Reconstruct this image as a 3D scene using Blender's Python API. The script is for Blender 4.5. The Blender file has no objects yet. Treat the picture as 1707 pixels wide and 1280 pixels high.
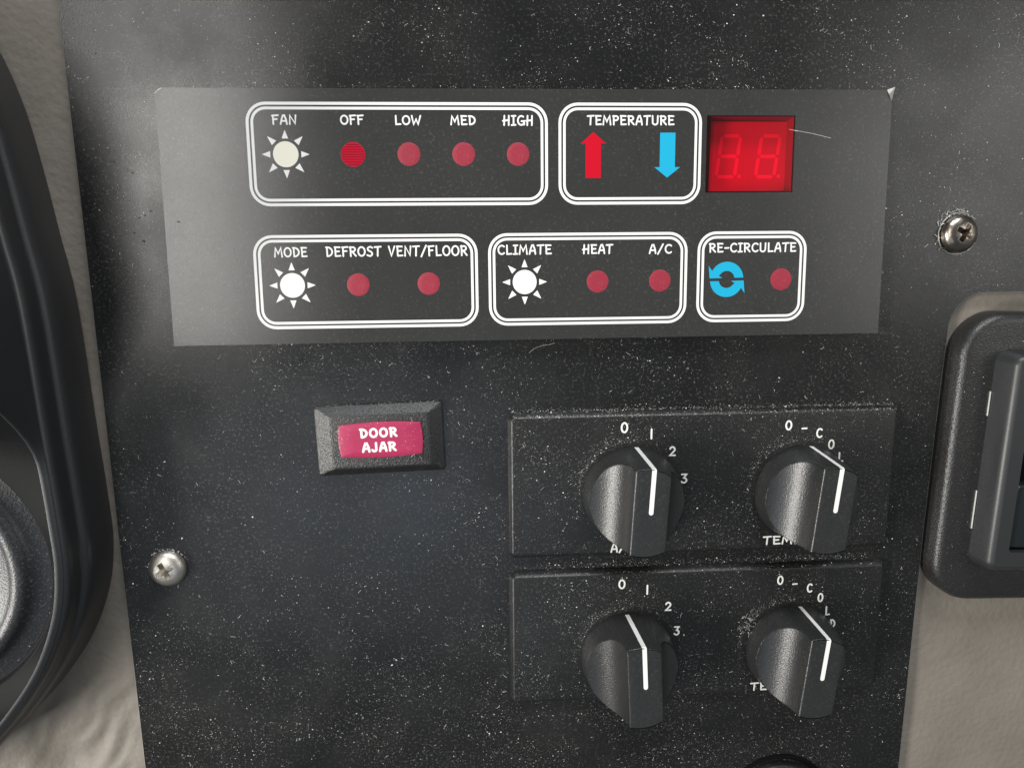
import bpy, bmesh, math, random
from mathutils import Vector, Matrix, noise
from mathutils.geometry import tessellate_polygon
random.seed(7)
S = 0.001                      # everything below is written in millimetres; z = height above the black panel
scene = bpy.context.scene
C = scene.collection

# ---------------------------------------------------------------- camera
cam_d = bpy.data.cameras.new('camera'); cam = bpy.data.objects.new('camera', cam_d); C.objects.link(cam)
cam.matrix_world = Matrix(((0.99805836, 0.02006368, -0.05896578, 0.0),
                           (-0.00915784, 0.98367881, 0.17970011, 0.0),
                           (0.06160883, -0.17881119, 0.9819526, 165*S),
                           (0, 0, 0, 1)))
cam_d.sensor_width = 36; cam_d.sensor_fit = 'HORIZONTAL'; cam_d.lens = 36*1190/1707
cam_d.clip_start = 0.004; cam_d.clip_end = 50
scene.camera = cam
# ---------------------------------------------------------------- light
world = bpy.data.worlds.new('World'); scene.world = world; world.use_nodes = True
bg = world.node_tree.nodes['Background']; bg.inputs[0].default_value = (0.86, 0.93, 1.0, 1); bg.inputs[1].default_value = 0.10
scene.view_settings.view_transform = 'Standard'; scene.view_settings.look = 'None'
scene.view_settings.exposure = 0.22; scene.view_settings.gamma = 1

def area(name, loc, sx, sy, power, col, target=None):
    l = bpy.data.lights.new(name, 'AREA'); l.shape = 'RECTANGLE'; l.size = sx*S; l.size_y = sy*S; l.energy = power; l.color = col
    o = bpy.data.objects.new(name, l); C.objects.link(o); o.location = Vector(loc)*S
    if target: o.rotation_euler = (Vector(target)-Vector(loc)).to_track_quat('-Z', 'Y').to_euler()
    return o
# low side window, far left: rakes over the grain and catches the left faces
area('low_side_window_light', (-780, -225, 505), 420, 180, 9.4, (1.0, 0.965, 0.91), (0, -40, 0))
# main side window: its mirror image is the broad sheen on the left of the panel
area('side_window_light', (-292, 125, 600), 128, 370, 1.36, (1.0, 0.975, 0.93))
# dim bluish daylight from a far window below it
area('low_window_light', (-120, -270, 600), 330, 220, 0.24, (0.74, 0.85, 1.0))
# weak light from the far side of the cab
area('far_side_window_light', (640, 120, 560), 320, 460, 1.0, (1.0, 0.98, 0.93), (60, 0, 0))
# windscreen beyond the top of the dashboard: catches every upper edge
area('windscreen_light', (60, 760, 420), 560, 200, 5.6, (0.97, 0.98, 1.0), (0, 0, 0))

# ---------------------------------------------------------------- materials
def mat(name, base, rough=0.5, spec=0.5, metal=0.0, grain=0.0, grain_scale=2200, speck=0.0, speck_col=(0.35,0.35,0.33), mottle=0.0, var=0.0, coat=0.0, speck_scale=1500, film=0.0):
    m = bpy.data.materials.new(name); m.use_nodes = True
    nt = m.node_tree; N = nt.nodes; L = nt.links
    b = N['Principled BSDF']
    b.inputs['Base Color'].default_value = (*base, 1); b.inputs['Roughness'].default_value = rough
    b.inputs['Specular IOR Level'].default_value = spec; b.inputs['Metallic'].default_value = metal
    b.inputs['Coat Weight'].default_value = coat
    tc = N.new('ShaderNodeTexCoord')
    def nz(scale, det=3, rg=0.6):
        n = N.new('ShaderNodeTexNoise'); n.inputs['Scale'].default_value = scale; n.inputs['Detail'].default_value = det
        n.inputs['Roughness'].default_value = rg; L.new(tc.outputs['Object'], n.inputs['Vector']); return n
    def rng(src, a, b_, c, d):
        r = N.new('ShaderNodeMapRange'); L.new(src, r.inputs[0])
        for i, v in zip((1,2,3,4), (a,b_,c,d)): r.inputs[i].default_value = v
        return r.outputs[0]
    col = None
    if var:
        n = nz(60, 5, 0.65); mx = N.new('ShaderNodeMix'); mx.data_type = 'RGBA'
        L.new(rng(n.outputs[0], 0.3, 0.7, 0, 1), mx.inputs[0])
        mx.inputs[6].default_value = (*[c*(1-var) for c in base], 1); mx.inputs[7].default_value = (*[c*(1+var) for c in base], 1)
        col = mx.outputs[2]
    if speck:
        n = nz(speck_scale, 2, 0.7); big = nz(45, 4, 0.6)
        th = rng(n.outputs[0], 0.56, 0.72, 0, 1); am = rng(big.outputs[0], 0.35, 0.65, 0.25*speck, speck)
        mu = N.new('ShaderNodeMath'); mu.operation = 'MULTIPLY'; L.new(th, mu.inputs[0]); L.new(am, mu.inputs[1])
        mx = N.new('ShaderNodeMix'); mx.data_type = 'RGBA'; L.new(mu.outputs[0], mx.inputs[0])
        if col: L.new(col, mx.inputs[6])
        else: mx.inputs[6].default_value = (*base, 1)
        mx.inputs[7].default_value = (*speck_col, 1); col = mx.outputs[2]
    if film:                                    # thin settled dust with wiped patches
        n = nz(26, 6, 0.62); n.inputs['Distortion'].default_value = 1.2; f2 = nz(420, 3, 0.6)
        a1 = rng(n.outputs[0], 0.42, 0.66, 0, film); a2 = rng(f2.outputs[0], 0.3, 0.7, 0.35, 1)
        mu = N.new('ShaderNodeMath'); mu.operation = 'MULTIPLY'; L.new(a1, mu.inputs[0]); L.new(a2, mu.inputs[1])
        mx = N.new('ShaderNodeMix'); mx.data_type = 'RGBA'; L.new(mu.outputs[0], mx.inputs[0]); L.new(col, mx.inputs[6])
        mx.inputs[7].default_value = (0.30, 0.29, 0.27, 1); col = mx.outputs[2]
    if col: L.new(col, b.inputs['Base Color'])
    if mottle:
        n = nz(38, 5, 0.6); L.new(rng(n.outputs[0], 0.3, 0.7, rough-mottle, rough+mottle), b.inputs['Roughness'])
    if grain:
        n = nz(grain_scale, 2, 0.6); bp = N.new('ShaderNodeBump'); bp.inputs['Strength'].default_value = 1.0
        bp.inputs['Distance'].default_value = grain*S; L.new(n.outputs[0], bp.inputs['Height']); L.new(bp.outputs[0], b.inputs['Normal'])
    return m

M = {}
M['panel'] = mat('matte_black_painted_metal', (0.0105, 0.0107, 0.0108), 0.25, 0.5, grain=0.022, grain_scale=3300, speck=0.20, mottle=0.085, var=0.15, film=0.03)
M['edge'] = mat('worn_metal_edge', (0.45, 0.44, 0.42), 0.35, 0.5, metal=0.6, grain=0.02)
M['sheet'] = mat('satin_printed_film', (0.036, 0.036, 0.035), 0.16, 0.5, grain=0.024, grain_scale=3900, speck=0.12, mottle=0.03, var=0.08)
M['print'] = mat('white_print', (0.80, 0.80, 0.78), 0.5, 0.3)
M['print_warm'] = mat('pale_cream_print', (0.82, 0.80, 0.68), 0.45, 0.3)
M['print_plate'] = mat('off_white_fill_paint', (0.80, 0.80, 0.76), 0.6, 0.3, var=0.15)
M['red_dot'] = mat('dull_red_film', (0.29, 0.028, 0.048), 0.45, 0.3, grain=0.04, grain_scale=2600, speck=0.25, speck_col=(0.45,0.2,0.2))
M['red_lit'] = mat('bright_red_film', (0.47, 0.002, 0.022), 0.5, 0.15, grain=0.02)
M['red_rib'] = mat('shaded_red_rib', (0.24, 0.002, 0.018), 0.5, 0.15)  # shading of the ribs put into a darker red
M['red_arrow'] = mat('red_print', (0.52, 0.003, 0.018), 0.5, 0.15)
M['blue'] = mat('cyan_blue_print', (0.012, 0.38, 0.60), 0.5, 0.2)
M['plastic'] = mat('grained_black_plastic', (0.010, 0.0102, 0.0104), 0.36, 0.5, grain=0.06, grain_scale=3200, speck=0.20, mottle=0.05, film=0.035)
M['bezel'] = mat('rough_black_plastic', (0.014, 0.014, 0.014), 0.33, 0.7, grain=0.15, grain_scale=3200, speck=0.12)
M['frame'] = mat('coarse_grained_black_plastic', (0.018, 0.018, 0.018), 0.36, 0.6, grain=0.12, grain_scale=2300, speck=0.12)
M['knob'] = mat('satin_black_knob_plastic', (0.019, 0.0195, 0.020), 0.34, 0.75, grain=0.075, grain_scale=3000, speck=0.10, film=0.04)
M['hood'] = mat('moulded_black_plastic', (0.022, 0.023, 0.025), 0.40, 1.0, grain=0.02, grain_scale=2800, speck=0.05)
M['shelf'] = mat('dull_black_plastic', (0.006, 0.0065, 0.007), 0.62, 0.10, grain=0.03, grain_scale=2800)
M['hoodface'] = mat('dusty_black_plastic', (0.020, 0.022, 0.025), 0.36, 0.5, grain=0.09, grain_scale=2400, speck=0.2)
M['block'] = mat('smooth_black_plastic', (0.026, 0.028, 0.029), 0.40, 0.5, grain=0.02, grain_scale=2600)
M['paddle'] = mat('dark_teal_plastic', (0.010, 0.015, 0.016), 0.35, 0.5)
M['void'] = mat('black_inside', (0.004, 0.004, 0.004), 0.8, 0.1)
M['pink'] = mat('pink_red_lens', (0.39, 0.032, 0.095), 0.42, 0.3, var=0.12, speck=0.10, speck_col=(0.8,0.4,0.45), grain=0.015)
M['steel'] = mat('scuffed_steel', (0.66, 0.63, 0.57), 0.42, 0.5, metal=1.0, grain=0.05, grain_scale=900, var=0.3)
M['steel_dark'] = mat('worn_dark_steel', (0.36, 0.32, 0.28), 0.30, 0.5, metal=1.0, grain=0.09, grain_scale=700, var=0.5)
M['recess_shade'] = mat('dark_brown_recess_shade', (0.020, 0.015, 0.012), 0.8, 0.05)  # dark colour standing in for shade in the screw recess
M['burr'] = mat('bright_metal_shavings', (0.75, 0.73, 0.68), 0.3, 0.5, metal=0.8)
M['clip'] = mat('bright_metal_clip', (0.85, 0.84, 0.80), 0.35, 0.5, metal=0.3)
M['dust'] = mat('pale_dust', (0.72, 0.71, 0.68), 0.8, 0.3)
M['dust_dim'] = mat('fine_grey_dust', (0.36, 0.355, 0.34), 0.8, 0.3)
M['dark_spot'] = mat('dark_grime', (0.012, 0.011, 0.010), 0.7, 0.3)
M['led'] = mat('display_face', (0.62, 0.55, 0.55), 0.55, 0.4)
M['led_wall'] = mat('display_housing', (0.30, 0.20, 0.20), 0.6, 0.3)
M['seg'] = mat('unlit_display_segment', (0.97, 0.97, 0.97), 0.5, 0.5)
def vinyl():
    m = bpy.data.materials.new('beige_vinyl'); m.use_nodes = True; nt = m.node_tree; N = nt.nodes; L = nt.links
    b = N['Principled BSDF']; b.inputs['Roughness'].default_value = 0.62; b.inputs['Specular IOR Level'].default_value = 0.4
    tc = N.new('ShaderNodeTexCoord')
    n1 = N.new('ShaderNodeTexNoise'); n1.inputs['Scale'].default_value = 70; n1.inputs['Detail'].default_value = 6; L.new(tc.outputs['Object'], n1.inputs['Vector'])
    r = N.new('ShaderNodeValToRGB'); L.new(n1.outputs[0], r.inputs[0])
    r.color_ramp.elements[0].position = 0.3; r.color_ramp.elements[0].color = (0.172, 0.154, 0.130, 1)
    r.color_ramp.elements[1].position = 0.7; r.color_ramp.elements[1].color = (0.212, 0.190, 0.162, 1)
    L.new(r.outputs[0], b.inputs['Base Color'])
    v = N.new('ShaderNodeTexVoronoi'); v.feature = 'SMOOTH_F1'; v.inputs['Scale'].default_value = 620; v.inputs['Smoothness'].default_value = 0.8
    L.new(tc.outputs['Object'], v.inputs['Vector'])
    n2 = N.new('ShaderNodeTexNoise'); n2.inputs['Scale'].default_value = 1400; n2.inputs['Detail'].default_value = 3; L.new(tc.outputs['Object'], n2.inputs['Vector'])
    n3 = N.new('ShaderNodeTexNoise'); n3.inputs['Scale'].default_value = 190; n3.inputs['Detail'].default_value = 4; n3.inputs['Distortion'].default_value = 0.6
    mp = N.new('ShaderNodeMapping'); mp.inputs['Rotation'].default_value = (0, 0, math.radians(-35)); mp.inputs['Scale'].default_value = (0.8, 1.1, 1)
    L.new(tc.outputs['Object'], mp.inputs[0]); L.new(mp.outputs[0], n3.inputs['Vector'])
    prev = None
    for src, d in ((v.outputs[0], 0.15), (n2.outputs[0], 0.10), (n3.outputs[0], 0.12)):
        bp = N.new('ShaderNodeBump'); bp.inputs['Distance'].default_value = d*S; bp.inputs['Strength'].default_value = 0.8
        L.new(src, bp.inputs['Height'])
        if prev: L.new(prev, bp.inputs['Normal'])
        prev = bp.outputs[0]
    L.new(prev, b.inputs['Normal'])
    return m
M['vinyl'] = vinyl()
def pane_mat():
    m = bpy.data.materials.new('red_tinted_window'); m.use_nodes = True; nt = m.node_tree; N = nt.nodes; L = nt.links
    for n in list(N):
        if n.type == 'BSDF_PRINCIPLED': N.remove(n)
    t = N.new('ShaderNodeBsdfTransparent'); t.inputs[0].default_value = (0.86, 0.006, 0.13, 1)
    g = N.new('ShaderNodeBsdfGlossy'); g.inputs['Roughness'].default_value = 0.3; g.inputs[0].default_value = (1,1,1,1)
    mx = N.new('ShaderNodeMixShader'); mx.inputs[0].default_value = 0.03
    L.new(t.outputs[0], mx.inputs[1]); L.new(g.outputs[0], mx.inputs[2]); L.new(mx.outputs[0], N['Material Output'].inputs[0])
    return m
M['pane'] = pane_mat()

# ---------------------------------------------------------------- object helpers
def tag(o, label=None, cat=None, group=None, kind=None):
    if label: o['label'] = label
    if cat: o['category'] = cat
    if group: o['group'] = group
    if kind: o['kind'] = kind
    return o
def thing(name, loc, label, cat, group=None, rz=0.0):
    o = bpy.data.objects.new(name, None); o.empty_display_size = 0.005; C.objects.link(o)
    o.location = Vector(loc)*S; o.rotation_euler = (0, 0, math.radians(rz))
    return tag(o, label, cat, group)
def link(name, me, m, parent=None, loc=(0,0,0), rz=0.0, label=None):
    o = bpy.data.objects.new(name, me); C.objects.link(o)
    if parent: o.parent = parent
    o.location = Vector(loc)*S; o.rotation_euler = (0, 0, math.radians(rz))
    if m and not me.materials:
        for k in (m if isinstance(m, (list, tuple)) else [m]): me.materials.append(M[k])
    if label: o['label'] = label
    return o
def mesh(name, V, F, smooth=False, sharp=None, mats=None):
    me = bpy.data.meshes.new(name); me.from_pydata([(x*S, y*S, z*S) for x, y, z in V], [], F); me.update()
    if mats:
        for p, i in zip(me.polygons, mats): p.material_index = i
    if smooth:
        for p in me.polygons: p.use_smooth = True
        if sharp:
            bm = bmesh.new(); bm.from_mesh(me)
            for e in bm.edges:
                if len(e.link_faces) == 2 and e.calc_face_angle(0) > math.radians(sharp): e.smooth = False
            bm.to_mesh(me); bm.free()
    return me
class MB:
    def __init__(s): s.V = []; s.F = []; s.mi = []
    def add(s, V, F, mi=0):
        o = len(s.V); s.V += V; s.F += [[i+o for i in f] for f in F]; s.mi += [mi]*len(F)
    def build(s, name, m, parent=None, loc=(0,0,0), rz=0.0, smooth=False, sharp=None, label=None):
        return link(name, mesh(name, s.V, s.F, smooth, sharp, s.mi), m, parent, loc, rz, label)
def rr(x0, y0, x1, y1, r, n=6):
    pts = []
    for cx, cy, a0 in ((x1-r, y1-r, 0), (x0+r, y1-r, 90), (x0+r, y0+r, 180), (x1-r, y0+r, 270)):
        for k in range(n+1):
            a = math.radians(a0+90*k/n); pts.append((cx+r*math.cos(a), cy+r*math.sin(a)))
    return pts
def rr_in(x0, y0, x1, y1, r, d, n=6): return rr(x0+d, y0+d, x1-d, y1-d, max(r-d, 0.02), n)
def loft(rings, cap_top=True, cap_bot=False):
    n = len(rings[0]); V = [p for r in rings for p in r]; F = []
    for k in range(len(rings)-1):
        for i in range(n):
            j = (i+1) % n; F.append([k*n+i, k*n+j, (k+1)*n+j, (k+1)*n+i])
    if cap_top: F.append([(len(rings)-1)*n+i for i in range(n)])
    if cap_bot: F.append([i for i in range(n)][::-1])
    return V, F
def at_z(pts, z): return [(x, y, z) for x, y in pts]
def fill_holes(loops, z):
    tri = tessellate_polygon([[Vector((x, y, 0)) for x, y in l] for l in loops]); pts = [p for l in loops for p in l]
    F = []
    for t in tri:
        a, b, c = (pts[i] for i in t)
        ar = (b[0]-a[0])*(c[1]-a[1])-(b[1]-a[1])*(c[0]-a[0])
        F.append(list(t) if ar > 0 else list(t)[::-1])
    return at_z(pts, z), F
def circle(cx, cy, r, n=48): return [(cx+r*math.cos(2*math.pi*k/n), cy+r*math.sin(2*math.pi*k/n)) for k in range(n)]
def lathe(profile, n=64, cx=0, cy=0, cap=True):
    return loft([at_z(circle(cx, cy, max(r, 0.001), n), z) for r, z in profile], cap)
def box(x0, y0, z0, x1, y1, z1):
    return loft([at_z([(x0,y0),(x1,y0),(x1,y1),(x0,y1)], z0), at_z([(x0,y0),(x1,y0),(x1,y1),(x0,y1)], z1)], True, True)
def flat(pts, z, thick=0.03):
    return loft([at_z(pts, z-thick), at_z(pts, z)])
def catmull(P, n=8, closed=False):
    out = []; m = len(P)
    for i in range(m if closed else m-1):
        p0 = P[(i-1) % m] if closed or i > 0 else P[0]; p1 = P[i]; p2 = P[(i+1) % m]; p3 = P[(i+2) % m] if closed or i+2 < m else P[-1]
        for k in range(n):
            t = k/n
            out.append(tuple(0.5*((2*p1[c])+(-p0[c]+p2[c])*t+(2*p0[c]-5*p1[c]+4*p2[c]-p3[c])*t*t+(-p0[c]+3*p1[c]-3*p2[c]+p3[c])*t**3) for c in range(len(p1))))
    if not closed: out.append(tuple(P[-1]))
    return out
def inset(pts, d):
    n = len(pts); out = []
    for i in range(n):
        a, b, c = pts[i-1], pts[i], pts[(i+1) % n]
        t = Vector((c[0]-a[0], c[1]-a[1])); t.normalize(); out.append((b[0]-t.y*d, b[1]+t.x*d))
    return out                                   # counter-clockwise outline moves inward

# ---- lettering: every character is a set of pen strokes in a 1-high cell
def arc(cx, cy, rx, ry, a0, a1, n=10): return [(cx+rx*math.cos(math.radians(a0+(a1-a0)*k/n)), cy+ry*math.sin(math.radians(a0+(a1-a0)*k/n))) for k in range(n+1)]
G = {
 'A': (0.66, [[(0.02,0),(0.14,0.55),(0.28,0.98),(0.42,1.0),(0.58,0.5),(0.64,0)], [(0.10,0.36),(0.60,0.36)]]),
 'C': (0.66, [arc(0.40,0.5,0.36,0.48,48,312,14)]),
 'D': (0.68, [[(0.10,0.98),(0.12,0.02)], [(0.0,0.98)]+arc(0.14,0.5,0.50,0.48,82,-86,12)]),
 'E': (0.60, [[(0.08,0.98),(0.10,0.02)], [(0.02,0.99),(0.56,0.97)], [(0.10,0.52),(0.48,0.54)], [(0.10,0.02),(0.60,0.05)]]),
 'F': (0.58, [[(0.08,0.98),(0.10,0.0)], [(0.0,0.95),(0.58,1.0)], [(0.08,0.54),(0.46,0.56)]]),
 'G': (0.70, [arc(0.40,0.5,0.36,0.48,55,330,14), [(0.42,0.42),(0.70,0.44),(0.70,0.06)]]),
 'H': (0.70, [[(0.16,1.0),(0.12,0.0)], [(0.62,1.0),(0.60,0.0)], [(0.0,0.46),(0.62,0.54)]]),
 'I': (0.42, [[(0.21,0.98),(0.21,0.02)], [(0.02,0.98),(0.42,0.99)], [(0.0,0.01),(0.42,0.03)]]),
 'J': (0.50, [[(0.42,1.0)]+arc(0.22,0.24,0.20,0.23,0,-160,8)]),
 'L': (0.56, [[(0.08,1.0),(0.10,0.02),(0.56,0.05)]]),
 'M': (0.84, [[(0.02,0.0),(0.12,0.98),(0.40,0.34),(0.70,1.0),(0.80,0.0)]]),
 'N': (0.70, [[(0.06,0.0),(0.10,0.98),(0.58,0.06),(0.66,1.0)]]),
 'O': (0.74, [arc(0.37,0.5,0.35,0.48,90,450,20)]),
 'P': (0.60, [[(0.08,1.0),(0.10,0.0)], [(0.0,0.94)]+arc(0.26,0.73,0.30,0.25,70,-110,10)]),
 'R': (0.66, [[(0.08,1.0),(0.10,0.0)], [(0.0,0.94)]+arc(0.28,0.74,0.29,0.24,70,-100,10)+[(0.12,0.46)], [(0.26,0.48),(0.64,0.02)]]),
 'S': (0.60, [catmull([(0.56,0.88),(0.36,1.0),(0.10,0.86),(0.14,0.62),(0.44,0.44),(0.54,0.20),(0.34,0.0),(0.02,0.10)], 4)]),
 'T': (0.64, [[(0.34,0.98),(0.30,0.0)], [(0.0,0.96),(0.66,1.0)]]),
 'U': (0.68, [[(0.06,1.0),(0.08,0.38)]+arc(0.34,0.30,0.27,0.29,190,350,8)+[(0.62,1.0)]]),
 'V': (0.64, [[(0.02,1.0),(0.28,0.02),(0.62,1.0)]]),
 'W': (0.90, [[(0.02,1.0),(0.20,0.02),(0.46,0.62),(0.66,0.02),(0.90,1.0)]]),
 '/': (0.56, [[(0.02,-0.08),(0.54,1.06)]]),
 '-': (0.42, [[(0.02,0.46),(0.42,0.48)]]),
 '.': (0.12, [[(0.05,0.02),(0.07,0.03)]]),
 '0': (0.60, [arc(0.30,0.5,0.28,0.48,90,450,18)]),
 '1': (0.20, [[(0.10,1.0),(0.10,0.0)]]),
 '2': (0.60, [arc(0.30,0.70,0.26,0.28,165,-35,8)+[(0.04,0.04),(0.60,0.04)]]),
 '3': (0.58, [[(0.04,0.98),(0.52,0.98),(0.26,0.58)]+arc(0.26,0.29,0.28,0.28,80,-150,10)]),
}
def stroke_text(s, x0, x1, y0, y1, pen, z, gap=0.20, mb=None):
    """lays the word s in the box x0..x1, y0..y1 (mm) with strokes pen mm wide"""
    h = y1-y0-pen; tot = 0
    for ch in s: tot += (0.36 if ch == ' ' else G[ch][0])+gap
    tot -= gap; k = (x1-x0-pen)/tot if x1 is not None else h
    mb = mb or MB(); cur = x0+pen/2; nn = 0
    for ch in s:
        if ch == ' ': cur += (0.36+gap)*k; continue
        w, strokes = G[ch]
        for st in strokes:
            P = [(cur+p[0]*k, y0+pen/2+p[1]*h) for p in st]; nn += 1
            ribbon(mb, P, pen, z+0.003*(nn % 5))
        cur += (w+gap)*k
    return mb
def ribbon(mb, P, pen, z, mi=0, round_caps=True, crown=0.02):
    closed = (Vector(P[0])-Vector(P[-1])).length < 1e-4
    if closed: P = P[:-1]
    n = len(P); Lp, Rp = [], []
    for i in range(n):
        a = Vector(P[i-1]) if (i > 0 or closed) else None; b = Vector(P[i]); c = Vector(P[(i+1) % n]) if (i < n-1 or closed) else None
        t1 = (b-a).normalized() if a is not None else (c-b).normalized(); t2 = (c-b).normalized() if c is not None else t1
        n1 = Vector((-t1.y, t1.x)); n2 = Vector((-t2.y, t2.x)); m = n1+n2
        m = n1 if m.length < 1e-6 else m.normalized(); q = min(1/max(m.dot(n1), 0.25), 1.9)
        Lp.append(b+m*pen/2*q); Rp.append(b-m*pen/2*q)
    V = [(p.x, p.y, z) for p in Lp]+[(p.x, p.y, z) for p in Rp]+[(p[0], p[1], z+crown) for p in P]; F = []
    for i in range(n if closed else n-1):
        j = (i+1) % n; F += [[i, 2*n+i, 2*n+j, j], [2*n+i, n+i, n+j, 2*n+j]]
    if not closed and round_caps:
        for e in (0, n-1):
            o = Lp[e]-Vector(P[e]); sgn = 1 if e == 0 else -1; base = len(V); m = 6
            for k in range(1, m):
                a = sgn*math.pi*k/m; r = Vector((o.x*math.cos(a)-o.y*math.sin(a), o.x*math.sin(a)+o.y*math.cos(a))); V.append((P[e][0]+r.x, P[e][1]+r.y, z))
            ring = [e]+[base+k for k in range(m-1)]+[n+e]
            for k in range(len(ring)-1):
                f = [2*n+e, ring[k], ring[k+1]]; F.append(f if sgn > 0 else f[::-1])
    mb.add(V, F, mi)

# ================================================================ SETTING: beige vinyl dashboard
nx, ny = 560, 400; V = []; F = []
for j in range(ny+1):
    for i in range(nx+1):
        x = -240+480*i/nx; y = -200+340*j/ny
        z = -2.3+0.5*noise.noise(Vector((x/28, y/22, 0.3)))
        # folds of the loose vinyl under the hood, lower left
        d = x*0.75+y*0.66
        wgt = math.exp(-((x+95)/26)**2)*max(0, min(1, (-95-y)/18))
        z += wgt*(0.5*math.sin((x*0.86-y*0.5)/0.8+3*noise.noise(Vector((x/9, y/9, 1))))*max(0, noise.noise(Vector((x/11, y/11, 9)))+0.35)+0.9*noise.noise(Vector((x/9, y/9, 4))))
        z += -1.6*math.exp(-(((x+103)/7)**2+((y+126)/5)**2))
        V.append((x, y, z))
for j in range(ny):
    for i in range(nx):
        a = j*(nx+1)+i
        if 53 < V[a][0] < 76 and 11 < V[a][1] < 31: continue        # cut out behind the display
        F.append([a, a+1, a+nx+2, a+nx+1])
tag(link('dashboard', mesh('dashboard', V, F, True), 'vinyl'), kind='structure', label='beige grained vinyl dashboard skin behind the black panel')

# ================================================================ black control panel
panel = thing('control_panel', (0, 0, 0), 'large matte black dusty metal panel carrying the label sheet, the knobs and the screws', 'panel')
notch = [(113.7,-190),(114.3,-89),(114.4,-72),(115.1,-32)]+arc(123.6,-19.0,8.1,8.6,186,90,10)+[(210,-9.6)]
outer = [(-83.65,-190)]+notch+[(210,95),(-83.65,95)]
hole = [(55.2,12.8),(75.4,12.8),(75.4,30.6),(55.2,30.6)]
mb = MB()
inn = inset(outer, 0.22)
# keep straight sides straight: corners of the outline lie out of frame
v, f = fill_holes([inn, hole[::-1]], 0.0); mb.add(v, f, 0)
n = len(outer)
mb.add(*loft([at_z(outer, -1.7), at_z(outer, -0.2), at_z(inn, 0.0)], False), 1)
mb.add(*loft([at_z(hole, 0.0), at_z(hole, -4.4)], False), 0)
mb.build('panel_plate', ['panel', 'edge'], panel)

# ================================================================ climate label sheet
sheet = thing('climate_control_label', (15.5, 8.0, 1.05), 'wide satin black label sheet with white framed legends, red dots and red display window', 'control label')
sheet.rotation_euler = (math.radians(-2.1), 0, 0)        # the lower edge stands off the panel
zs = 0.75; k = 1-1.8/165.0
def P_(x, y): return (x*k-15.5, y*k-8.0)
def corner(x, y): return P_(x, y)
mb = MB()
o_ = [P_(-66.25,-19.85), P_(97.4,-19.5), P_(97.3,35.0), P_(96.2,35.75), P_(-64.6,35.55), P_(-66.1,34.5)]
h_ = [P_(54.5,13.2), P_(74.95,13.2), P_(74.95,30.1), P_(54.5,30.1)]
v, f = fill_holes([o_, h_[::-1]], zs); mb.add(v, f)
mb.add(*loft([at_z(o_, 0.12), at_z(o_, zs-0.02), at_z(inset(o_, 0.02), zs)], False))
mb.add(*loft([at_z(h_, zs), at_z(h_, 0.02)], False))
mb.build('film', 'sheet', sheet)
zp = zs+0.02
def frame_box(x0, y0, x1, y1, r=4.3):
    mb = MB()
    for a, b in ((0.0, 0.62), (1.02, 1.60)):
        mid = (a+b)/2; p = rr_in(x0, y0, x1, y1, r, mid, 8); p = [P_(*q) for q in p]
        ribbon(mb, p+[p[0]], b-a, zp, crown=0.0)
    mb.build('printed_frame', 'print', sheet)
frame_box(-47.4, 10.68, 18.46, 32.75)
frame_box(20.86, 10.68, 53.36, 32.75)
frame_box(-47.55, -16.4, 2.36, 4.43)
frame_box(4.74, -16.38, 50.74, 4.47)
frame_box(53.1, -16.32, 78.95, 4.5)
words = [('FAN',-41.9,-36.4,27.9,30.12),('OFF',-27.2,-22.0,27.9,30.12),('LOW',-15.4,-9.5,27.85,30.05),('MED',-3.2,2.55,27.85,30.05),('HIGH',8.3,15.3,27.75,30.1),
 ('TEMPERATURE',27.2,47.1,27.88,30.14),('MODE',-43.05,-35.6,-0.5,1.85),('DEFROST',-31.7,-19.2,-0.5,1.9),('VENT/FLOOR',-17.8,0.15,-0.55,1.95),
 ('CLIMATE',6.8,19.3,-0.4,1.95),('HEAT',26.2,33.4,-0.4,1.9),('A/C',41.65,47.15,-0.5,1.8),('RE-CIRCULATE',55.7,76.5,-0.35,1.95)]
for w, x0, x1, y0, y1 in words:
    a = P_(x0, y0); b = P_(x1, y1)
    stroke_text(w, a[0], b[0], a[1], b[1], 0.36, zp).build('lettering', 'print', sheet, label='white word '+w)
def sun(x, y, m):
    cx, cy = P_(x, y); mb = MB()
    mb.add(*flat(circle(cx, cy, 2.72, 40), zp+0.02, 0.05), 1)
    for q in range(8):
        a = math.radians(45*q); u = Vector((math.cos(a), math.sin(a))); v_ = Vector((-u.y, u.x)); c = Vector((cx, cy))
        r0 = 3.30 if q % 2 == 0 else 3.35; r1 = 5.0 if q % 2 == 0 else 5.25; hw = 0.68
        p = [c+u*r0-v_*hw, c+u*r1-v_*0.04, c+u*r1+v_*0.04, c+u*r0+v_*hw]
        mb.add(*flat([(t.x, t.y) for t in p], zp+0.02, 0.05), 0)
    mb.build('sun_symbol', ['print', m], sheet)
sun(-39.2, 21.75, 'print_warm'); sun(-39.3, -6.65, 'print'); sun(13.0, -6.5, 'print')
def dome(r, n=36):
    return loft([at_z(circle(0,0,r,n),0), at_z(circle(0,0,r-0.1,n),0.035), at_z(circle(0,0,r*0.6,n),0.05)])
dot_me = mesh('indicator_dot', *dome(2.5), smooth=True, sharp=40)
for i, (x, y) in enumerate(((-12.41,21.75),(-0.33,21.74),(11.79,21.73),(-24.68,-6.66),(-8.85,-6.6),(29.85,-6.57),(44.4,-6.53),(73.15,-6.55))):
    link('indicator_dot', dot_me, 'red_dot', sheet, (*P_(x, y), zs))
mb = MB(); mb.add(*dome(2.62))
for q in range(-4, 5):
    hw = math.sqrt(2.45**2-(q*0.52)**2); mb.add(*box(-hw, q*0.52-0.10, 0.03, hw, q*0.52+0.10, 0.08), 1)
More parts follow.
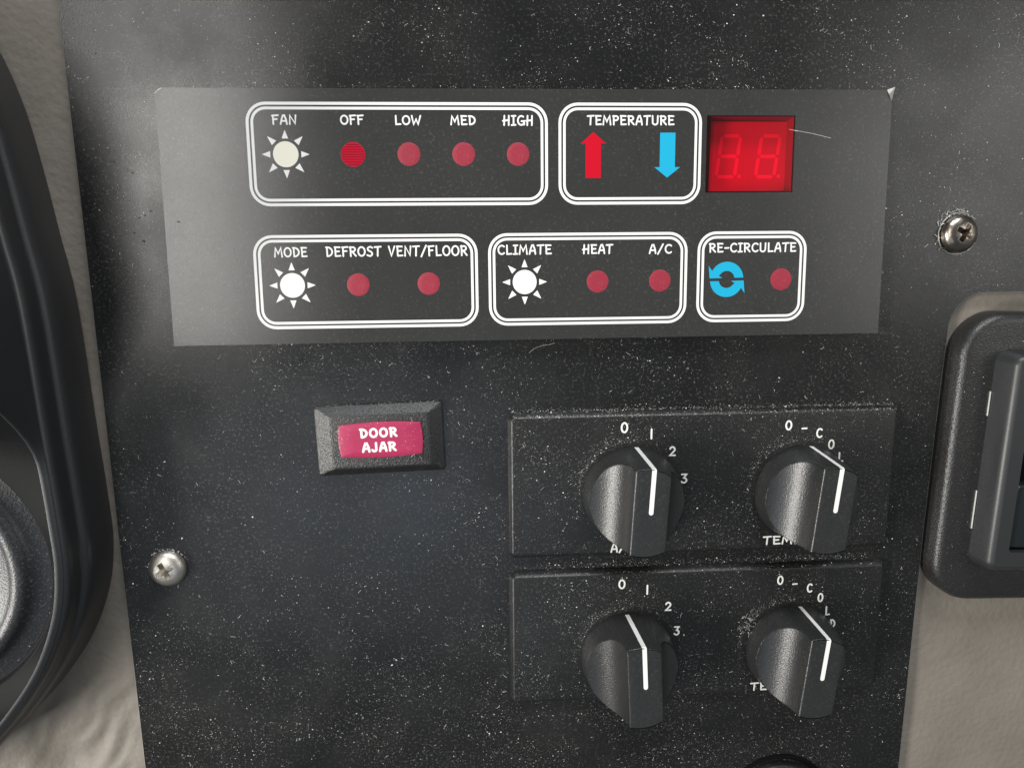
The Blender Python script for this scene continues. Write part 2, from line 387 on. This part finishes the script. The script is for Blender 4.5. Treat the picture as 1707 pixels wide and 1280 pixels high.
mb.build('indicator_dot', ['red_lit', 'red_rib'], sheet, (*P_(-24.64, 21.7), zs), label='brighter red dot with fine ribs below OFF')
def arrow(cx, tip, tail, hw, sw, head, m, lab):
    d = 1 if tip < tail else -1
    p = [(cx, tip), (cx-hw, tip+d*head), (cx-sw, tip+d*head), (cx-sw, tail), (cx+sw, tail), (cx+sw, tip+d*head), (cx+hw, tip+d*head)]
    p = [P_(*q) for q in p]
    if d < 0: p = p
    else: p = p[::-1]
    mb = MB(); v, f = fill_holes([p], zp+0.02); mb.add(v, f)
    mb.build('arrow_symbol', m, sheet, label=lab)
arrow(28.7, 26.5, 16.5, 2.85, 1.75, 2.5, 'red_arrow', 'red arrow pointing up')
arrow(45.6, 16.55, 26.35, 2.95, 1.75, 2.3, 'blue', 'blue arrow pointing down')
# recirculation ring: two half-ring arrows
mb = MB(); cx, cy = 60.15, -6.45
for s in (1, -1):
    ro, ri = 3.95, 1.85
    out_ = arc(0, 0, ro, ro, 4, 152, 14); in_ = arc(0, 0, ri, ri, 128, 8, 12)
    p = out_+[(-4.35,3.1),(-4.05,0.15),(-1.05,0.22),(-1.9,0.75)]+in_
    p = [P_(cx+s*q[0], cy+s*(q[1]+0.12)) for q in p]
    v, f = fill_holes([p], zp+0.02); mb.add(v, f)
mb.build('recirculation_symbol', 'blue', sheet, label='blue ring of two curved arrows')
# red display: hollow housing, face, digits, tinted pane
disp = MB(); dx0, dy0 = P_(54.75, 13.4); dx1, dy1 = P_(74.7, 29.9)
disp.add(*loft([at_z([(dx0,dy0),(dx1,dy0),(dx1,dy1),(dx0,dy1)], 0.45), at_z([(dx0,dy0),(dx1,dy0),(dx1,dy1),(dx0,dy1)], -4.2)], False))
disp.F = [f[::-1] for f in disp.F]
dob = disp.build('display_window', 'led_wall', sheet, label='square red two digit display window')
mb = MB(); mb.add(*box(dx0+0.25, dy0+0.6, -3.4, dx1-0.05, dy1-0.35, -3.0)); mb.build('display_face', 'led', dob)
def seg(P0, P1, w, t=-2.96):
    a, b = Vector(P0), Vector(P1); u = (b-a).normalized(); v_ = Vector((-u.y, u.x)); a += u*0.18; b -= u*0.18
    q = [a, a+u*w*0.5+v_*-w*0.5, b-u*w*0.5-v_*w*0.5, b, b-u*w*0.5+v_*w*0.5, a+u*w*0.5+v_*w*0.5]
    m2 = MB(); m2.add(*flat([(p.x, p.y) for p in q], t, 0.04)); m2.build('digit_segment', 'seg', dob)
for bx in (57.4, 66.6):
    def T(x, y): a = P_(bx+x+0.13*y, 17.2+y); return (a[0]*1.02+0.0, a[1])
    W, Hh = 4.3, 9.2
    for a, b in (((0,0),(W,0)), ((0,Hh/2),(W,Hh/2)), ((0,Hh),(W,Hh)), ((0,0),(0,Hh/2)), ((0,Hh/2),(0,Hh)), ((W,0),(W,Hh/2)), ((W,Hh/2),(W,Hh))):
        seg(T(*a), T(*b), 0.8)
    c = T(W+1.1, 0.1); m2 = MB(); m2.add(*flat(circle(c[0], c[1], 0.42, 14), -2.96, 0.04)); m2.build('decimal_point', 'seg', dob)
mb = MB(); mb.add(*flat([P_(54.45,13.15), P_(75.0,13.15), P_(75.0,30.15), P_(54.45,30.15)], zs-0.12, 0.001)); mb.F = mb.F[-1:]
mb.build('tinted_pane', 'pane', dob)
# lifted corner of the film, top right
mb = MB(); a = P_(96.0, 35.75); b = P_(97.55, 35.95); c = P_(97.2, 33.3)
mb.add([(a[0],a[1],zs+0.02),(b[0]-0.2,b[1]+0.2,zs+0.9),(c[0],c[1],zs+0.02),(b[0]-1.2,b[1]-1.3,zs+0.35)], [[0,3,2],[0,1,3],[3,1,2]])
mb.build('lifted_corner', 'edge', sheet)
mb = MB(); a = P_(-66.0, 34.5); b = P_(-64.7, 35.45)
ribbon(mb, [(a[0],a[1]), ((a[0]+b[0])/2-0.1,(a[1]+b[1])/2+0.1), (b[0],b[1])], 0.25, zs+0.03); mb.build('lifted_corner', 'edge', sheet)
# light scuff scratch beside the display
mb = MB(); ribbon(mb, [P_(74.9,26.9), P_(79,26.2), P_(83.4,25.2)], 0.06, zs+0.012); ribbon(mb, [P_(73.6,27.1), P_(75.6,26.7)], 0.06, zs+0.012)
mb.build('scratch', 'dust', sheet)

# ================================================================ DOOR AJAR indicator
aj = thing('door_ajar_indicator', (-21.2, -42.5, 0), 'small black warning light with slanted sides and a pink red lens reading DOOR AJAR', 'warning light', rz=1.5)
mb = MB(); w, h = 14.85, 8.3
def rc(l, b, r, t, rad=0.7): return rr(l, b, r, t, rad, 4)
mb.add(*loft([at_z(rc(-w,-h,w,h), 0), at_z(rc(-w,-h,w,h), 0.7), at_z(rc(-w+0.2,-h+0.2,w-0.2,h-0.2), 0.95), at_z(rc(-w+3.7,-h+1.9,w-3.1,h-2.0,0.5), 2.55), at_z(rc(-w+4.2,-h+2.3,w-3.6,h-2.4,0.4), 2.65)]))
mb.build('bezel', 'bezel', aj, smooth=True, sharp=12)
mb = MB(); L_ = []
def lens(sc):
    p = []
    for t in range(14): u = -1+2*t/13; p.append((u*9.35*sc, (-3.75-0.5*(1-u*u))*sc))
    for t in range(8): u = -1+2*t/7; p.append(((9.35+0.35*(1-u*u))*sc, u*3.5*sc))
    for t in range(14): u = 1-2*t/13; p.append((u*9.35*sc, (3.75+0.5*(1-u*u))*sc))
    for t in range(8): u = 1-2*t/7; p.append(((-9.35-0.35*(1-u*u))*sc, u*3.5*sc))
    return [(x+0.35, y+0.35) for x, y in p]
mb.add(*loft([at_z(lens(1.0), 2.5), at_z(lens(1.0), 2.95), at_z(lens(0.97), 3.08), at_z(lens(0.6), 3.2)]))
ln = mb.build('lens', 'pink', aj, smooth=True, sharp=50)
stroke_text('DOOR', -4.45, 4.35, 0.85, 3.35, 0.55, 3.22, gap=0.30).build('lettering', 'print', aj, label='white word DOOR')
stroke_text('AJAR', -4.15, 3.95, -2.55, -0.05, 0.55, 3.22, gap=0.26).build('lettering', 'print', aj, label='white word AJAR')

# ================================================================ knob plates
def knob_meshes():
    H, Rb, Rt, w, Rs, off = 14.3, 11.85, 10.3, 4.1, 9.2, 1.2     # the grip bar sits a little right of centre
    re = 0.42                                      # worn round edge of the bar
    def ztop(x):
        ax = abs(x-off)
        if ax <= w-re: return H
        if ax <= w: return H-re+math.sqrt(max(re*re-(ax-w+re)**2, 0))
        d = w+Rs-ax
        return H-re-math.sqrt(max(Rs*Rs-d*d, 0))*0.90
    def R(z): return Rb+(Rt-Rb)*z/H
    xs = sorted(set([round(v, 4) for v in ([off-w+re+2*(w-re)*i/6 for i in range(7)]+[off+s*(w-re+re*math.sin(math.radians(q))) for q in (18, 36, 54, 70, 90) for s in (1, -1)]+[off+s*(w+0.02+(12.9-w)*((i/34)**1.7)) for i in range(0, 35) for s in (1, -1)])]))
    def ymax(x):
        z = ztop(x); return math.sqrt(max(R(z)**2-x*x, 0.0))
    # trim where the circle ends
    ends = []
    for sg in (-1, 1):
        lo, hi = off+sg*w, sg*14.0
        for _ in range(40):
            md = (lo+hi)/2
            if R(ztop(md)) > abs(md): lo = md
            else: hi = md
        ends.append(lo-sg*0.004)
    xs = [x for x in xs if ends[0]+0.1 < x < ends[1]-0.1]
    xs = [ends[0], ends[0]+0.03]+xs+[ends[1]-0.03, ends[1]]
    nt = 28; V = []; F = []
    cols = []
    for x in xs:
        row = []
        Y = ymax(x)
        for t in range(nt+1):
            row.append(len(V)); V.append((x, Y*math.sin(math.pi/2*(-1+2*t/nt)), ztop(x)))
        cols.append(row)
    for i in range(len(xs)-1):
        for t in range(nt): F.append([cols[i][t], cols[i+1][t], cols[i+1][t+1], cols[i][t+1]])
    # rim loop, counter-clockwise seen from above
    rim = [c[0] for c in cols]+[cols[-1][t] for t in range(1, nt+1)]+[c[-1] for c in cols[::-1][1:]]+[cols[0][t] for t in range(nt-1, 0, -1)]
    rows = [rim]
    for fz in (0.66, 0.33, 0.06, 0.0):
        r_ = []
        for idx in rim:
            x, y, z = V[idx]; a = math.atan2(y, x); zz = z*fz; rad = R(zz)-(0.25 if fz == 0 else 0)
            r_.append(len(V)); V.append((rad*math.cos(a), rad*math.sin(a), zz))
        rows.append(r_)
    m = len(rim)
    for q in range(len(rows)-1):
        for i in range(m):
            j = (i+1) % m; F.append([rows[q][j], rows[q][i], rows[q+1][i], rows[q+1][j]])
    me = mesh('knob', V, F, True)
    tmp = bpy.data.objects.new('tmp', me); C.objects.link(tmp)
    wd = tmp.modifiers.new('w', 'WELD'); wd.merge_threshold = 0.03*S
    bv = tmp.modifiers.new('b', 'BEVEL'); bv.width = 0.22*S; bv.use_clamp_overlap = False; bv.segments = 3; bv.limit_method = 'ANGLE'; bv.angle_limit = math.radians(38)
    dg = bpy.context.evaluated_depsgraph_get(); me2 = bpy.data.meshes.new_from_object(tmp.evaluated_get(dg)); bpy.data.objects.remove(tmp)
    me2.name = 'knob'
    bm = bmesh.new(); bm.from_mesh(me2)
    for e in bm.edges: e.smooth = not (len(e.link_faces) == 2 and e.calc_face_angle(0) > math.radians(35))
    bm.to_mesh(me2); bm.free()
    # pointer line: up the wall and along the top
    pm = MB(); hw = 0.52; L = []
    for z in (1.2, 4, 7, 10, 13, H-0.35): L.append((0, R(z)+0.05, z))
    L += [(0, R(H)-0.22, H+0.03), (0, R(H)-0.6, H+0.05), (0, R(H)-5, H+0.05), (0, 0.3, H+0.05)]
    V2 = []; F2 = []
    for (x, y, z) in L: V2 += [(off*min(1, z/H)-hw, y, z), (off*min(1, z/H)+hw, y, z)]
    for i in range(len(L)-1): F2.append([2*i+1, 2*i, 2*i+2, 2*i+3])
    b0 = len(V2)-2; e = len(V2)
    for q in range(1, 6): a = math.pi*q/6; V2.append((off-hw*math.cos(a), 0.3-hw*math.sin(a), H+0.05))
    F2.append([b0+1, b0]+[e+i for i in range(5)])
    pm.add(V2, F2)
    return me2, mesh('pointer_line', pm.V, pm.F)
km, pmh = knob_meshes()
def plate(yc0, yc1, label, knobs, texts):
    x0, x1 = 8.7, 104.2
    t = thing('knob_plate', ((x0+x1)/2, (yc0+yc1)/2, 0), label, 'control plate', 'two knob plates stacked on the black panel')
    ox, oy = (x0+x1)/2, (yc0+yc1)/2
    r = (x0-ox, yc0-oy, x1-ox, yc1-oy)
    mb = MB(); mb.add(*loft([at_z(rr_in(*r, 1.8, 0), 0), at_z(rr_in(*r, 1.8, 0.05), 0.6), at_z(rr_in(*r, 1.8, 0.75), 1.75), at_z(rr_in(*r, 1.8, 1.0), 1.95), at_z(rr_in(*r, 1.8, 1.25), 2.0)]))
    mb.build('plate_body', 'plastic', t, smooth=True, sharp=30)
    for (kx, ky, rz, lab) in knobs:
        ko = link('knob', km, 'knob', t, (kx-ox, ky-oy, 2.02), rz, lab)
        link('pointer_line', pmh, 'print', ko)
    for (s, cx, cy, hgt, wd) in texts:
        stroke_text(s, cx-ox-wd/2, cx-ox+wd/2, cy-oy-hgt/2, cy-oy+hgt/2, 0.42, 2.03).build('lettering', 'print_plate', t, label='white characters '+s)
plate(-73.4, -37.2, 'upper textured black plate with two pointer knobs, directly above the matching plate',
      [(38.4,-57.2,-3.0,'left fan knob pointing near 0'), (80.6,-58.0,-5.2,'right knob of the upper plate, pointing right of the O')],
      [('0',36.45,-40.9,2.8,1.9),('1',43.0,-42.6,2.7,0.55),('2',48.2,-47.0,2.6,1.75),('3',51.3,-53.9,2.6,1.8),
       ('O',76.5,-41.3,2.6,1.8),('-',80.4,-42.1,2.4,1.6),('C',84.2,-43.4,2.6,1.7),('O',87.4,-46.3,2.6,1.7),('L',90.0,-49.6,2.6,1.5),('D',91.4,-53.4,2.6,1.7),
       ('TEMP.',77.1,-70.5,2.4,10.9),('A/C',36.4,-71.1,2.5,5.8)])
plate(-112.6, -77.2, 'lower textured black plate with two pointer knobs, beneath the matching plate',
      [(38.3,-100.0,3.2,'left knob of the lower plate'), (80.5,-99.6,-5.6,'right knob of the lower plate')],
      [('0',36.6,-80.7,2.7,1.9),('1',43.0,-82.4,2.7,0.55),('2',48.4,-87.1,2.6,1.75),('3',50.8,-93.8,2.6,1.7),
       ('O',76.8,-81.2,2.6,1.7),('-',80.6,-82.3,2.4,1.5),('C',84.5,-83.6,2.6,1.6),('O',87.5,-86.3,2.6,1.6),('L',89.6,-90.0,2.6,1.4),('D',91.2,-93.6,2.6,1.6),
       ('TEMP.',76.0,-110.3,2.4,11.0)])

# ================================================================ screws
def screw(x, y, rz, label, tilt=(0,0), burr=False):
    t = thing('screw', (x, y, 0), label, 'screw', 'cross-head screws holding the black panel')
    prof = [(4.35,0.0),(4.4,0.45),(4.25,1.0),(3.9,1.55),(3.3,2.0),(2.4,2.35),(1.2,2.52),(0.02,2.55)]
    me = mesh('head', *lathe(prof, 48, cap=True), smooth=True)
    tmp = bpy.data.objects.new('tmp', me); C.objects.link(tmp)
    cut = MB()
    for q in range(2):
        c = []
        for (L, W, z) in ((0.8, 0.36, 0.2), (2.7, 0.74, 3.2)):
            p = [(-L,-W),(L,-W),(L,W),(-L,W)]; c.append(at_z(p if q == 0 else [(-b, a) for a, b in p], z))
        cut.add(*loft(c, True, True))
    objs = []
    for q in range(2):
        cm = mesh('cut', cut.V[q*8:(q+1)*8], [[i-q*8 for i in f] for f in cut.F[q*6:(q+1)*6]])
        co = bpy.data.objects.new('cut', cm); C.objects.link(co); objs.append(co)
        b = tmp.modifiers.new('b', 'BOOLEAN'); b.operation = 'DIFFERENCE'; b.object = co; b.solver = 'EXACT'
    # closed bottom for the boolean
    bm = bmesh.new(); bm.from_mesh(me); bmesh.ops.holes_fill(bm, edges=[e for e in bm.edges if e.is_boundary]); bm.to_mesh(me); bm.free()
    dg = bpy.context.evaluated_depsgraph_get(); me2 = bpy.data.meshes.new_from_object(tmp.evaluated_get(dg)); me2.name = 'head'
    bpy.data.objects.remove(tmp); [bpy.data.objects.remove(o) for o in objs]
    bm = bmesh.new(); bm.from_mesh(me2)
    for e in bm.edges: e.smooth = not (len(e.link_faces) == 2 and e.calc_face_angle(0) > math.radians(28))
    for f in bm.faces:                          # shade inside the cross recess, put into the colour
        c = f.calc_center_median()/S; r = math.hypot(c.x, c.y)
        if r < 2.9 and f.normal.z < 0.8: f.material_index = 1
        if r < 1.6 and c.z < 1.2: f.material_index = 1
    bm.to_mesh(me2); bm.free(); me2.materials.clear(); me2.materials.append(M['steel_dark' if burr else 'steel']); me2.materials.append(M['recess_shade'])
    hd = link('head', me2, 'steel_dark' if burr else 'steel', t, (0, 0, 0.1), rz); hd.rotation_euler = (math.radians(tilt[0]), math.radians(tilt[1]), math.radians(rz))
    mb = MB(); rnd = random.Random(int(abs(x)))
    for q in range(90 if burr else 34):
        a = rnd.gauss(math.radians(150), 1.0) if burr else rnd.uniform(0.3, 3.3)
        if burr and q < 40: a = rnd.gauss(math.radians(95), 0.45)
        r = 4.5+abs(rnd.gauss(0, 0.8 if burr else 0.15)); ln_ = rnd.uniform(0.2, 1.1 if burr else 0.4); b = a+math.pi/2+rnd.gauss(0, 0.6)
        c0 = Vector((r*math.cos(a), r*math.sin(a))); p = [c0+Vector((math.cos(b), math.sin(b)))*ln_*s+Vector((rnd.gauss(0,0.05), rnd.gauss(0,0.05))) for s in (-0.5, 0, 0.5)]
        ribbon(mb, [(u.x, u.y) for u in p], rnd.uniform(0.05, 0.16), 0.05+rnd.uniform(0, 0.4), round_caps=False)
    if burr:
        ribbon(mb, arc(0, 0, 4.75, 4.75, -55, -5, 12), 0.22, 0.15); ribbon(mb, arc(0, 0, 4.8, 4.8, 130, 215, 14), 0.28, 0.15); ribbon(mb, arc(0, 0, 4.7, 4.7, 230, 300, 14), 0.14, 0.12)
    s = mb.build('paint_burr', 'burr', t); s['kind'] = 'stuff'
screw(-72.8, -73.0, 28, 'scuffed pan head screw at the lower left of the black panel, clean around its rim')
screw(115.4, 3.55, 62, 'scuffed screw at the upper right, ringed by curled paint shavings', tilt=(2, 4), burr=True)

# ================================================================ instrument hood, left
hood = thing('instrument_hood', (-126, -40, -2), 'moulded black plastic hood with rounded rim, added unseen brow and round recessed ring, cut by the left edge', 'instrument hood')
hx, hy = 126, 40
pts = [(-117.36,-116.3),(-109.4,-110.2),(-101.2,-101.6),(-93.2,-90.3),(-87.9,-77.8),(-85.9,-66.5),(-85.9,-55.3),(-86.7,-36.6),(-87.8,-9.2),(-89.7,5.1),(-91.8,20.2),(-94.0,32.0),(-97.6,43.0),(-104,56),(-118,72),(-145,84),(-185,84),(-212,60),(-222,20),(-222,-70),(-208,-108),(-175,-128),(-140,-126)]
oc = catmull([(x+hx, y+hy) for x, y in pts], 8, True)
prof = [(0,0),(0.0,7.6),(0.05,9.6),(0.25,10.6),(0.7,11.4),(1.15,11.8),(1.3,12.2),(1.3,12.8),(1.2,15.2),(1.15,16.2),(1.35,17.0),(1.8,17.6),(2.1,17.8)]
brow_prof = [(2.1,18.6),(2.2,22.0),(2.4,30.0),(2.7,42.0),(2.9,48.0),(3.1,49.6),(3.3,50.0),(3.5,49.8)]  # unseen tall brow, added so the hood shadows the panel
def up(y): 
    t = max(0, min(1, (y+44)/42)); return t*t*(3-2*t)
rings = [at_z(inset(oc, d), z) for d, z in prof]
for d, z in brow_prof: rings.append([(x, y, 17.8+(z-17.8)*(0.02+0.98*up(y-hy))*(1+0.35*max(0, min(1, (y-hy-5)/35)))) for x, y in inset(oc, d)])
mb = MB(); mb.add(*loft(rings, False))
mb.build('rim', 'hood', hood, smooth=True)
gc = (-121.6+hx, -66.3+hy)
last = inset(oc, 3.5); mb = MB()
gr = circle(*gc, 31.4, 96)
v, f = fill_holes([last, gr[::-1]], 0); n_l = len(last)
v = [(x, y, 17.8+31.2*(0.02+0.98*up(y-hy))*(1+0.35*max(0, min(1, (y-hy-5)/35)))) if i < n_l else (x, y, 17.2) for i, (x, y, z) in enumerate(v)]  # shelf rises with the added brow
mb.add(v, f); mb.build('shelf', 'shelf', hood, smooth=True)
mb = MB(); mb.add(*lathe([(31.4,17.2),(31.2,17.15),(31.0,16.9),(30.8,16.4),(30.6,15.6),(30.4,15.35),(30.0,15.4)], 96, *gc, cap=False)); mb.build('recess_lip', 'shelf', hood, smooth=True)
mb = MB(); mb.add(*lathe([(30.0,15.4),(27.2,16.2),(26.6,16.6),(26.1,17.2),(25.7,17.8),(25.2,18.2),(24.4,18.45),(23.5,18.35),(22.7,18.0),(21.9,17.5),(12,17.0),(0.1,16.8)], 96, *gc)); mb.build('round_face', 'hoodface', hood, smooth=True)

# ================================================================ rocker housing, right
hs = thing('rocker_housing', (145, -51.5, -2), 'black grained housing in beige recess with tall smooth rocker block, cut by the right edge', 'switch housing', rz=-1.6)
def hrr(d, x0=-29.0, y0=-36.9, x1=34, y1=36.2, r=10.5): return rr_in(x0, y0, x1, y1, r, d, 10)
mb = MB()
mb.add(*loft([at_z(hrr(0), 0), at_z(hrr(0.05), 4.4), at_z(hrr(0.35), 5.2), at_z(hrr(0.9), 5.8), at_z(hrr(1.7), 6.15), at_z(hrr(2.6), 6.2)]))
mb.build('housing_frame', 'frame', hs, smooth=True, sharp=50)
# smooth block with a pocket
bx0, by0, bx1, by1 = -20.7, -26.7, 28, 27.6
def br(d): 
    p = rr_in(bx0, by0, bx1, by1, 3.2, d, 8); return p
mb = MB()
rings = [(0, 6.2), (0.5, 10.5), (0.85, 11.5), (1.4, 12.15), (2.1, 12.4)]
mb.add(*loft([at_z(br(d), z) for d, z in rings], False))
pock = rr(-15.4, -21.0, 24, 4.6, 0.8, 4)
v, f = fill_holes([br(2.1), pock[::-1]], 12.4); mb.add(v, f)
mb.add(*loft([at_z(pock, 12.4), at_z(pock, 7.0)], False)); mb.F = mb.F
mb.build('rocker_block', 'block', hs, smooth=True, sharp=35)
mb = MB(); mb.add(*box(-15.3, -20.9, 6.9, 23.9, 4.5, 7.1)); mb.build('pocket_floor', 'void', hs)
mb = MB(); mb.add(*loft([at_z(rr(-14.8,-20.4,23.4,-4.6,0.8,4), 7.1), at_z(rr(-14.8,-20.4,23.4,-4.6,0.8,4), 10.9), at_z(rr(-14.4,-20.0,23,-5.0,0.6,4), 11.3)])); mb.build('rocker_paddle', 'paddle', hs, smooth=True, sharp=40)
for y0, y1 in ((11.4, 17.4), (-17.2, -7.4)):
    mb = MB(); mb.add(*box(-21.0, y0, 6.2, -20.86, y1, 6.5)); mb.build('clip_edge', 'clip', hs)

# ================================================================ bottom round cap
cap = thing('round_socket_cap', (80.6, -146.5, 0), 'round black cap with raised rim, cut by the bottom edge', 'socket cap')
mb = MB(); mb.add(*lathe([(14.6,0.02),(14.6,0.25),(13.4,0.3),(13.3,-1.0)], 72, cap=False)); mb.build('gap_shade_ring', 'void', cap, smooth=True, sharp=40)  # black ring painted in for the shadow gap around the cap
mb = MB(); mb.add(*lathe([(12.9,-1),(12.9,1.6),(12.5,2.3),(11.9,2.6),(11.2,2.4),(10.6,1.6),(10.2,1.2),(5,1.5),(0.1,1.5)], 72)); mb.build('cap_face', 'plastic', cap, smooth=True)

# ================================================================ dust and lint
rnd = random.Random(21)
mb = MB()
kn = [(38.75,-57.2),(80.6,-58.0),(38.7,-100.0),(80.2,-99.8)]
def height(x, y):
    for a, b in kn:
        if (x-a)**2+(y-b)**2 < 12.9**2: return None
    if 54 < x < 75.5 and 12.8 < y < 30.6: return zs
    if -66.2*k < x < 97.3*k and -19.7*k < y < 35.5*k: return zs
    if (x+72.8)**2+(y+73)**2 < 22 or (x-115.4)**2+(y-3.55)**2 < 22: return None
    if 9.9 < x < 103 and (-72.2 < y < -38.4 or -111.4 < y < -78.4): return 2.0
    if 8.0 < x < 104.6 and (-73.6 < y < -37.0 or -112.8 < y < -77.0): return None
    if abs(x+21.2) < 15.3 and abs(y+42.5) < 9: return 3.3 if (abs(x+21.2) < 10.5 and abs(y+42.2) < 5.8) else None
    if x < -83.3: return None
    if x > 113.2 and y < -9: return 4.2 if (x > 118 and -84 < y < -18 and not (123.5 < x and -79 < y < -24)) else None
    return 0.0
def dens(x, y, z):
    d = 0.30+2.6*max(0, noise.noise(Vector((x/17, y/14, 2.0)))+0.12)+1.1*noise.noise(Vector((x/5, y/5, 7)))
    if z == zs: return 0.24+0.15*max(0, (x-20)/80)
    if y > 34: d *= 0.9+1.1*math.exp(-(y-35.5)/3)
    if x < -50 and y > -60: d *= 0.25 if y < 30 else 0.8
    if y < -36: d *= 1.5
    if -60 < x < -5 and -85 < y < -55: d *= 0.35
    if y < -100 and x < 60: d *= 1.3
    if x > 100: d *= 0.4
    return max(d, 0.03)
def flake(x, y, z, r, mi=None):
    if mi is None: mi = 0 if rnd.random() < 0.30 else 1
    n_ = rnd.choice((3, 4, 4, 5)); a0 = rnd.uniform(0, 6.3); st = rnd.uniform(0.5, 1); V = []
    for q in range(n_):
        a = a0+2*math.pi*q/n_; rr_ = r*rnd.uniform(0.7, 1.2); V.append((x+rr_*math.cos(a), y+rr_*st*math.sin(a), z+0.02+rnd.uniform(0, 0.5)*r))
    mb.add(V, [list(range(n_))], mi)
cnt = 0
for q in range(130000):
    x = rnd.uniform(-84, 150); y = rnd.uniform(-140, 56); z = height(x, y)
    if z is None: continue
    if rnd.random() > dens(x, y, z)*0.5: continue
    r = min(0.038*math.exp(rnd.gauss(0, 0.62)), 0.24); flake(x, y, z, r); cnt += 1
def hair(x, y, z, L, w, curl):
    a = rnd.uniform(0, 6.3); P = [(x, y)]
    for q in range(5): a += rnd.gauss(0, curl); P.append((P[-1][0]+L/5*math.cos(a), P[-1][1]+L/5*math.sin(a)))
    ribbon(mb, P, w, z+0.06, 0 if rnd.random() < 0.4 else 1, round_caps=False)
for q in range(2000):
    x = rnd.uniform(-84, 150); y = rnd.uniform(-140, 56); z = height(x, y)
    if z is None or rnd.random() > dens(x, y, z)*0.5: continue
    hair(x, y, z, rnd.uniform(0.3, 1.3), rnd.uniform(0.03, 0.07), 0.5)
# dust caught along upper edges of the sheet, the plates, the indicator and in the gap between plates
for (x0, x1, yy, dy, zz, num) in ((-64, 96, 35.75, 0.25, 0.0, 260), (9.5, 103.5, -36.95, 0.35, 0.4, 1500), (9.8, 103.2, -37.9, 0.22, 1.7, 1500), (10, 100, -76.2, 0.5, 0.0, 650), (10, 103, -77.8, 0.3, 1.5, 420)):
    for q in range(num):
        flake(rnd.uniform(x0, x1), yy+rnd.gauss(0, dy), zz+rnd.uniform(0, 0.3), min(0.05*math.exp(rnd.gauss(0, 0.5)), 0.25))
for q in range(130):
    u = rnd.uniform(-14.5, 14.5); a = math.radians(1.5); flake(-21.2+u*math.cos(a)-8.4*math.sin(a), -42.5+8.4*math.cos(a)+u*math.sin(a)+rnd.gauss(0, 0.15), 0.6, 0.07)
for a, b in kn:                                     # dust banked against the upper left of each knob
    for q in range(420):
        t = rnd.gauss(math.radians(128), 0.6); r = 12.7+abs(rnd.gauss(0, 1.3)); flake(a+r*math.cos(t), b+r*math.sin(t), 2.0, min(0.05*math.exp(rnd.gauss(0, 0.5)), 0.2))
for q in range(34):                                # lint clump beside the lower right knob
    hair(68.9+rnd.gauss(0, 1.0), -92.6+rnd.gauss(0, 1.6), 2.0+rnd.uniform(0, 0.8), rnd.uniform(0.5, 1.8), rnd.uniform(0.04, 0.08), 0.7)
for q in range(420):                                # on the hood's round face
    t = rnd.uniform(-1.2, 1.2); r = rnd.uniform(0, 31); 
    z = 16.7 if r < 20 else 16.4-1.0*max(0, (r-24)/6)
    if 21 < r < 26.5: continue
    flake(-121.5+r*math.cos(t), -67.1+r*math.sin(t), z-2+0.15, 0.06*math.exp(rnd.gauss(0, 0.4)))
ribbon(mb, catmull([(14.0,-22.9),(15.2,-21.9),(17.2,-21.2),(18.8,-21.0),(20.0,-20.6)], 5), 0.05, 0.1)
for (px, py) in ((-75.5,20.2),(-73,18.6),(-71.9,17.9),(-74.4,12.5),(-73.2,12.0),(-71.5,8.4),(-72.9,5.2),(-70.2,8.9),(-71.0,3.4),(-68.9,9.8),(-62.5,7.4),(-58.5,9.1),(-57,-6.0),(-77,42),(-7.8,23.2),(-6.2,15.6),(4.9,15.5),(-12.3,14.3)):
    z = height(px, py); z = 0.0 if z is None else z
    flake(px, py, z+(1.3 if z else 0.0)+0.02, rnd.uniform(0.14, 0.3), 2)
tag(mb.build('dust', ['dust', 'dust_dim', 'dark_spot']), 'pale dust specks and lint scattered over the black panel and plates', 'dust', kind='stuff')
print('flakes', cnt, 'faces', len(mb.F))
